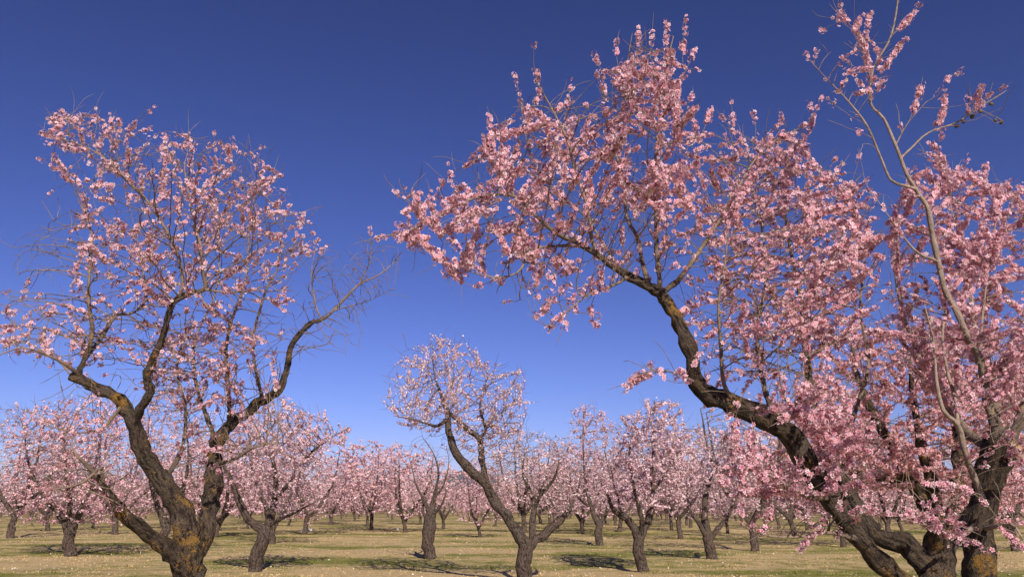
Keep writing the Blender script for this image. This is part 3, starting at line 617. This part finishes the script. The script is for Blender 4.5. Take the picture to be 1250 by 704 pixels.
mid('brownish sparsely flowering almond tree standing right of the V-forked pink tree', 868, 683, [
  [(869, 683, 0, .24), (867, 665, 0, .20), (864, 652, 0, .18), (860, 625, 0, .13), (863, 600, .1, .11), (868, 580, .2, .08), (880, 555, .3, .04), (885, 530, .4, .02)],
  [(866, 655, 0, .12), (850, 635, -.2, .08), (841, 618, -.3, .05), (838, 590, -.4, .03)], [(867, 660, 0, .10), (880, 640, .2, .09), (893, 618, .4, .05), (905, 590, .5, .03)]],
  [([(832, 610), (838, 550), (860, 520), (900, 515), (935, 545), (940, 600), (910, 632), (860, 628)], 0, 2.1, 720, 1)], 4800, PINK_MID, .024)
# left group
mid('dense deep pink almond tree with low drooping crown at the left edge', 85, 678, [
  [(86, 678, 0, .27), (86, 660, 0, .23), (85, 646, 0, .22), (70, 625, 0, .14), (50, 600, .2, .09), (35, 565, .3, .05), (30, 530, .3, .02)],
  [(86, 648, 0, .16), (100, 620, 0, .12), (110, 590, 0, .09), (120, 550, 0, .05), (125, 515, 0, .02)],
  [(85, 645, 0, .12), (85, 610, -.4, .09), (80, 570, -.6, .06), (78, 520, -.6, .02)], [(108, 600, 0, .07), (140, 590, .3, .05), (165, 570, .4, .02)]],
  [([(0, 600), (0, 535), (30, 500), (80, 482), (130, 480), (180, 500), (200, 540), (195, 600), (160, 640), (90, 640), (30, 642)], 0, 2.6, 1300, 1)], 11000, (0.82, 0.55, 0.59), .029)
mid('almond tree with a bare limb bending left from its fork, behind the large left tree', 312, 698, [
  [(310, 700, 0, .23), (315, 678, 0, .20), (322, 650, 0, .19), (312, 640, -.1, .13), (300, 630, -.2, .115), (290, 608, -.3, .10), (283, 588, -.4, .07), (272, 565, -.5, .04), (262, 545, -.6, .02)],
  [(321, 653, 0, .16), (333, 625, .2, .12), (336, 598, .3, .09), (335, 570, .3, .06), (325, 540, .3, .03)],
  [(335, 610, .3, .08), (352, 590, .2, .06), (372, 560, .1, .05), (395, 540, 0, .03), (425, 522, 0, .015)],
  [(336, 640, .1, .06), (360, 625, -.4, .04), (390, 610, -.6, .02)]],
  [([(255, 560), (280, 500), (310, 485), (350, 480), (385, 500), (432, 515), (430, 535), (400, 550), (395, 610), (360, 635), (310, 620), (270, 600)], 0, 2.0, 1150, 1)], 6500, PINK_MID, .025)
mid('almond tree close behind the limb-bending one, only its short trunk clear', 331, 664, [
  [(331, 664, 0, .24), (332, 645, 0, .20), (325, 620, 0, .12), (310, 580, 0, .06), (300, 540, 0, .02)], [(332, 648, 0, .14), (350, 615, 0, .10), (365, 580, 0, .05)]],
  [([(285, 600), (290, 530), (320, 495), (360, 500), (400, 540), (405, 600), (370, 630), (310, 630)], 0, 2.4, 500, 1)], 4500)
mid('tall pink almond tree filling the gap between the limbs of the large left tree', 200, 672, [
  [(200, 672, 0, .24), (201, 655, 0, .20), (202, 640, 0, .19), (190, 610, 0, .12), (180, 560, 0, .06), (182, 510, 0, .02)], [(203, 645, 0, .15), (220, 610, 0, .11), (230, 560, 0, .06), (225, 510, 0, .02)]],
  [([(160, 610), (160, 530), (180, 465), (220, 450), (255, 465), (275, 530), (270, 600), (240, 635), (180, 632)], 0, 2.3, 750, 1)], 5500, (0.80, 0.58, 0.60))
# bare tree with a thick pollarded trunk
mid('bare almond tree without blossom on a thick cut-off pole of a trunk', 524, 681, [
  [(525, 681, 0, .21), (524, 665, 0, .19), (524, 648, 0, .20), (525, 632, 0, .19), (527, 625, 0, .13), (530, 605, 0, .06), (535, 580, 0, .035), (530, 555, 0, .02), (515, 532, 0, .008)],
  [(526, 630, 0, .10), (518, 612, -.1, .05), (508, 590, -.2, .025), (500, 560, -.3, .012)], [(529, 612, 0, .05), (542, 590, .2, .03), (548, 565, .3, .015), (545, 545, .3, .008)],
  [(527, 628, 0, .08), (538, 618, -.2, .04), (545, 600, -.4, .02)], [(523, 640, 0, .06), (515, 622, 0, .045), (521, 610, 0, .03)]],
  [([(498, 600), (500, 550), (520, 528), (550, 535), (560, 580), (548, 610), (520, 615)], 0, 1.2, 170, 0)], 0, rs=1)

# tree behind the right group
x_, y_ = P(1148, py_ground(10.5), 10.5)[:2]
build_tree('almond_tree', 'broad fully flowering almond tree behind the two large right trunks', 'almond tree', (x_, y_), [
  [(1148, py_ground(10.5), 10.5, .24), (1147, 720, 10.5, .17), (1146, 670, 10.5, .15), (1135, 620, 10.4, .12), (1105, 570, 10.3, .10), (1075, 520, 10.2, .07), (1050, 470, 10.1, .04), (1040, 420, 10.1, .02)],
  [(1147, 690, 10.5, .13), (1165, 630, 10.7, .11), (1170, 570, 10.8, .09), (1165, 500, 10.9, .05), (1170, 430, 11, .02)],
  [(1146, 670, 10.5, .11), (1140, 600, 10.0, .08), (1120, 520, 9.7, .05), (1110, 440, 9.6, .02)],
  [(1115, 585, 10.3, .06), (1060, 580, 10.0, .05), (1010, 560, 9.8, .03), (970, 540, 9.7, .015)],
  [(1168, 600, 10.7, .06), (1210, 550, 10.9, .04), (1240, 500, 11.0, .02)]],
  [([(925, 600), (930, 520), (975, 450), (1030, 400), (1100, 380), (1200, 400), (1290, 440), (1300, 600), (1220, 650), (1120, 620), (1040, 610), (980, 640)], 10.3, 2.0, 4000, 1)],
  .08, .9, .14, (.14, (.15, .45), .08, .008, None, .7), (9500, (3, 8), .035, .018, .010), (0.90, 0.62, 0.63), near=True, tip=.003, up=.3)

# ================================================================ ORCHARD ROWS: copies of a few grown variants
def variant(seed, height, spread, n_pts, n_fl, size, col, gap):
    st = random.getstate(); ns_ = np.random.get_state(); random.seed(seed); np.random.seed(seed)
    T = Tree(.2); th = random.uniform(.8, 1.15); nl = random.randint(3, 4)
    lean = np.random.normal(0, .12, 2)
    T.limb_path([(0, 0, 0, .155), (lean[0] * .4, lean[1] * .4, th * .5, .125), (lean[0], lean[1], th, .12)])
    a0 = random.uniform(0, 6.28)
    for k in range(nl):
        a = a0 + k * 6.283 / nl + random.uniform(-.4, .4); o = random.uniform(.75, 1.1) * spread * .55; h = height * random.uniform(.75, .9)
        T.limb_path([(lean[0], lean[1], th - .1, .10), (math.cos(a) * o * .5 + lean[0], math.sin(a) * o * .5 + lean[1], th + (h - th) * .25, .08), (math.cos(a) * o * .85, math.sin(a) * o * .85, th + (h - th) * .55, .05), (math.cos(a) * o, math.sin(a) * o, h, .02)], .8)
    q = norm(np.random.normal(size=(n_pts * 3, 3))) * np.random.rand(n_pts * 3, 1) ** .42
    q = q * np.array([spread, spread, (height - th) * .53]) + np.array([0, 0, th + (height - th) * .5])
    nv = np.array([mnoise.noise(Vector(p * .55 + seed)) for p in q]); q = q[nv > gap][:n_pts]
    T.colonize(q, 2.0, .27, 40, .5, .2); T.smooth(1); T.shoots(.15, (.25, .6), .2, .012, None, .7); T.radii(.0045)
    ch = T.chains(); so_ = lambda r: 8 if r > .06 else 5 if r > .02 else 3
    big = [c for c in ch if T.r[c[min(1, len(c) - 1)]] >= .03]; rest = [c for c in ch if T.r[c[min(1, len(c) - 1)]] < .03]
    e = bpy.data.objects.new('almond_tree', None); COL.objects.link(e)
    v, f, t = tubes(T, big, so_, .22); np_mesh('trunk', v, f, M_BARK_MID, e, ('wood', t), True)
    v, f, t = tubes(T, rest, so_); np_mesh('twigs', v, f, M_BARK_MID, e, ('wood', t), True)
    if n_fl:
        pos, ax, ci = blossom_sites(T, n_fl // 4, (2, 6), .08, .02, lambda p: np.ones(len(p)), np.zeros(3)); n = len(pos)
        scatter('crown', ST, pos, ax, np.random.uniform(.7, 1.3, n) * size, tints(n, col, .25), M_PETAL, e)
    random.setstate(st); np.random.set_state(ns_)
    return e
VAR = [variant(1, 5.6, 3.1, 1300, 9500, .052, (0.80, 0.56, 0.59), -.15), variant(2, 6.0, 3.3, 1300, 9500, .052, (0.78, 0.53, 0.57), -.2),
       variant(3, 5.4, 3.0, 1200, 6000, .048, (0.74, 0.58, 0.58), -.12), variant(4, 6.3, 3.0, 1300, 9500, .052, (0.82, 0.57, 0.61), -.15),
       variant(5, 5.4, 2.9, 1300, 1800, .045, (0.66, 0.52, 0.52), -.15)]
used = [False] * len(VAR); placed = []
def place(vi, x, y, label, group=None, s=1.0, rz=None):
    src = VAR[vi]
    if not used[vi]: e = src; used[vi] = True
    else:
        e = src.copy(); COL.objects.link(e)
        for c in list(src.children):
            d = c.copy(); COL.objects.link(d); d.parent = e
    e.location = (x, y, 0); e.rotation_euler = (0, 0, random.uniform(0, 6.28) if rz is None else rz); e.scale = (s * random.uniform(.86, 1.18), s * random.uniform(.86, 1.18), s * random.uniform(.88, 1.1))
    for k in ('group',):
        if k in e: del e[k]
    tag(e, label, 'almond tree', group); placed.append((x, y)); return e
spots = [
 (453, 647, 1, 1.05, 'round pink almond tree standing apart left of the bare pollarded one'),
 (433, 636, 0, 1.0, 'pink almond tree just behind and left of the round standalone pink tree'),
 (495, 637, 2, .95, 'pale almond tree seen left of the bare pollarded tree, further back'),
 (513, 640, 3, .85, 'small pink almond tree whose trunk shows just left of the pollarded trunk'),
 (541, 646, 4, .8, 'brownish almond tree showing right beside the bare pollarded tree'),
 (586, 655, 0, .68, 'pink almond tree framed under the S-shaped limb of the leaning middle tree'),
 (605, 642, 4, .8, 'thin brown almond tree behind the base of the leaning middle limb'),
 (573, 637, 1, .6, 'far pink almond tree in front of the blue hill, left of the framed one'),
 (756, 649, 2, 1.0, 'almond tree trunk visible through the gap left of the V-forked trunk'),
 (831, 658, 2, 1.0, 'pale almond tree seen right of the V-forked pink tree, mid-distance'),
 (820, 647, 1, .95, 'farther almond tree just left of the pale mid-distance one beyond the V fork'),
 (711, 651, 0, .95, 'almond tree behind the bushy short-trunked pink one'),
 (922, 672, 4, 1.05, 'brown almond tree below the drooping blossom of the leaning tree'),
 (971, 657, 2, 1.05, 'almond tree glimpsed between drooping blossom and the dark leaning trunk'),
 (12, 656, 4, 1.35, 'tall brown barely flowering almond tree at the far left edge'),
 (58, 648, 2, 1.15, 'pale almond tree rising behind the drooping deep pink one'),
 (140, 652, 4, 1.2, 'brownish almond tree right behind the drooping deep pink tree'),
 (262, 655, 0, 1.1, 'pink almond tree behind the right fork of the large left tree'),
 (372, 652, 3, 1.0, 'pink almond tree at the right shoulder of the limb-bending tree'),
 (404, 640, 1, .95, 'pink almond tree in the row gap right of the limb-bending tree'),
 (640, 650, 4, 1.1, 'brown almond tree directly behind the trunk of the leaning middle tree'),
 (680, 645, 2, 1.0, 'pale almond tree under the right branch of the leaning middle tree'),
 (1030, 668, 1, 1.0, 'pink almond tree behind the foot of the dark leaning trunk'),
 (1085, 655, 0, 1.0, 'pink almond tree seen between the two large right trunks'),
 (1240, 672, 3, 1.0, 'pink almond tree past the right edge of the pale-shoot tree'),
]
for px, py, vi, s, lab in spots:
    x, y = ground_at(px, py); place(vi, x, y, lab, None, s)
near_pts = [(o.location.x, o.location.y) for o in bpy.data.objects if o.name.startswith('almond_tree')]
ang = R(-7); sp_ = 6.6; cands = []
for i in range(-40, 41):
    for j in range(0, 40):
        x = i * sp_; y = 44 + j * sp_; x, y = x * math.cos(ang) - y * math.sin(ang), x * math.sin(ang) + y * math.cos(ang)
        x += random.gauss(0, .5); y += random.gauss(0, .5)
        if y < 47 or abs(x) > y * .72 + 6: continue
        if min((x - a) ** 2 + (y - b) ** 2 for a, b in near_pts) < 4.6 ** 2: continue
        if random.random() < .1: continue
        if 530 < 625 + FPX * x / (y * cp) < 603 and y < 112: continue
        cands.append((x, y))
cands.sort(key=lambda p: p[1])
far_label = 'small almond tree in blossom among the far orchard rows along the horizon'
for x, y in cands[:230]:
    place(random.choice([0, 0, 1, 3, 3, 2, 2, 4, 4]), x, y, far_label, 'almond trees of the far orchard rows', random.uniform(.62, 1.02))
# beyond them the orchard reads as one mass
rest = [c for c in cands[230:] if c[1] < 400] + [(random.uniform(-330, 330), random.uniform(300, 420)) for _ in range(260)]
n = len(rest) * 160; ci = np.repeat(np.arange(len(rest)), 160); c = np.array([(x, y, 3.1) for x, y in rest])[ci]
q = norm(np.random.normal(size=(n, 3))) * np.random.rand(n, 1) ** .4 * np.array([2.9, 2.9, 2.3])
cols = tints(n, (0.62, 0.42, 0.44), .3); brown = np.random.rand(n) < .35; cols[brown] = np.array([.14, .10, .08])
far = scatter('distant_orchard', ST, c + q, norm(np.random.normal(size=(n, 3))), np.random.uniform(.18, .4, n), cols, M_PETAL, None, 0)
tag(far, 'hazy mass of distant flowering almond trees on the horizon', 'distant orchard', kind='stuff')

# ================================================================ GRASS, PETALS, STONES
def blades(name, n, ymin, ymax, mat, h, w, label, cat, power=1.6):
    y = ymin + (ymax - ymin) * np.random.rand(n) ** power; x = (np.random.rand(n) * 2 - 1) * (y * .76 + 3)
    patch = np.array([mnoise.noise(Vector((a * .6, b * .9, 2))) for a, b in zip(x, y)]); k = np.random.rand(n) < np.clip(.45 + patch * 1.4, .05, 1); x, y, patch = x[k], y[k], patch[k]
    n = len(x); a = np.random.rand(n) * 6.28; hh = h * np.random.uniform(.4, 1.3, n) * (1 + patch); ww = w * (1 + y / 40)
    z = np.array([ground_z(p, q) for p, q in zip(x, y)]) - .005; ln = np.random.normal(0, .5, (n, 2)) * hh[:, None]
    V = np.zeros((n, 3, 3)); V[:, 0] = np.stack([x - np.cos(a) * ww, y - np.sin(a) * ww, z], 1); V[:, 1] = np.stack([x + np.cos(a) * ww, y + np.sin(a) * ww, z], 1)
    V[:, 2] = np.stack([x + ln[:, 0], y + ln[:, 1], z + hh], 1)
    return tag(np_mesh(name, V.reshape(-1, 3), np.arange(n * 3).reshape(-1, 3), mat), label, cat, kind='stuff')
blades('grass', 130000, 12, 75, M_TUFT, .032, .014, 'short dry and green grass tufts covering the orchard floor', 'grass')
# fallen petals and pale crumbs of soil
n = 9000; y = 13 + 45 * np.random.rand(n) ** 1.5; x = (np.random.rand(n) * 2 - 1) * (y * .75 + 2)
cl = np.array([mnoise.noise(Vector((a * .35, b * .5, 20))) for a, b in zip(x, y)]); k = np.random.rand(n) < np.clip(.25 + cl * 1.5, .02, 1); x, y = x[k], y[k]; n = len(x)
pos = np.stack([x, y, np.array([ground_z(a, b) for a, b in zip(x, y)]) + .03], 1)
o = scatter('fallen_petals', ST, pos, norm(np.random.normal(0, .5, (n, 3)) + [0, 0, 1]), np.random.uniform(.01, .032, n), tints(n, (.70, .60, .46), .1), M_PETAL, None, 0)
tag(o, 'pale fallen petals and crumbs speckling the grass under the trees', 'petals', kind='stuff')
for k, (px, py, s, lab) in enumerate([(375, 648, .28, 'white stone lying on the grass right of the bending-limb tree'), (486, 646, .14, 'small pale stone on the grass beyond the bare pollarded tree')]):
    x, y = ground_at(px, py); o = blob('stone', (x, y, s * .25), s, M_STONE, None, (1.3, 1, .6), k, .5, 3); tag(o, lab, 'stone')

# ================================================================ AIR
bm = bmesh.new(); bmesh.ops.create_cube(bm, size=1)
me = bpy.data.meshes.new('haze'); bm.to_mesh(me); bm.free()
hz = bpy.data.objects.new('haze', me); COL.objects.link(hz); hz.location = (0, 1750, 74); hz.scale = (5200, 3900, 152)
m, t, ns, ls = new_mat('air'); ns.remove(ns['Principled BSDF'])
pv = ns.new('ShaderNodeVolumePrincipled'); pv.inputs['Color'].default_value = (0.80, 0.86, 0.97, 1); pv.inputs['Density'].default_value = 0.0001; pv.inputs['Anisotropy'].default_value = 0.0
ls.new(pv.outputs[0], ns['Material Output'].inputs['Volume']); me.materials.append(m); tag(hz, 'thin clear winter air fading the far hills', 'haze', kind='stuff')
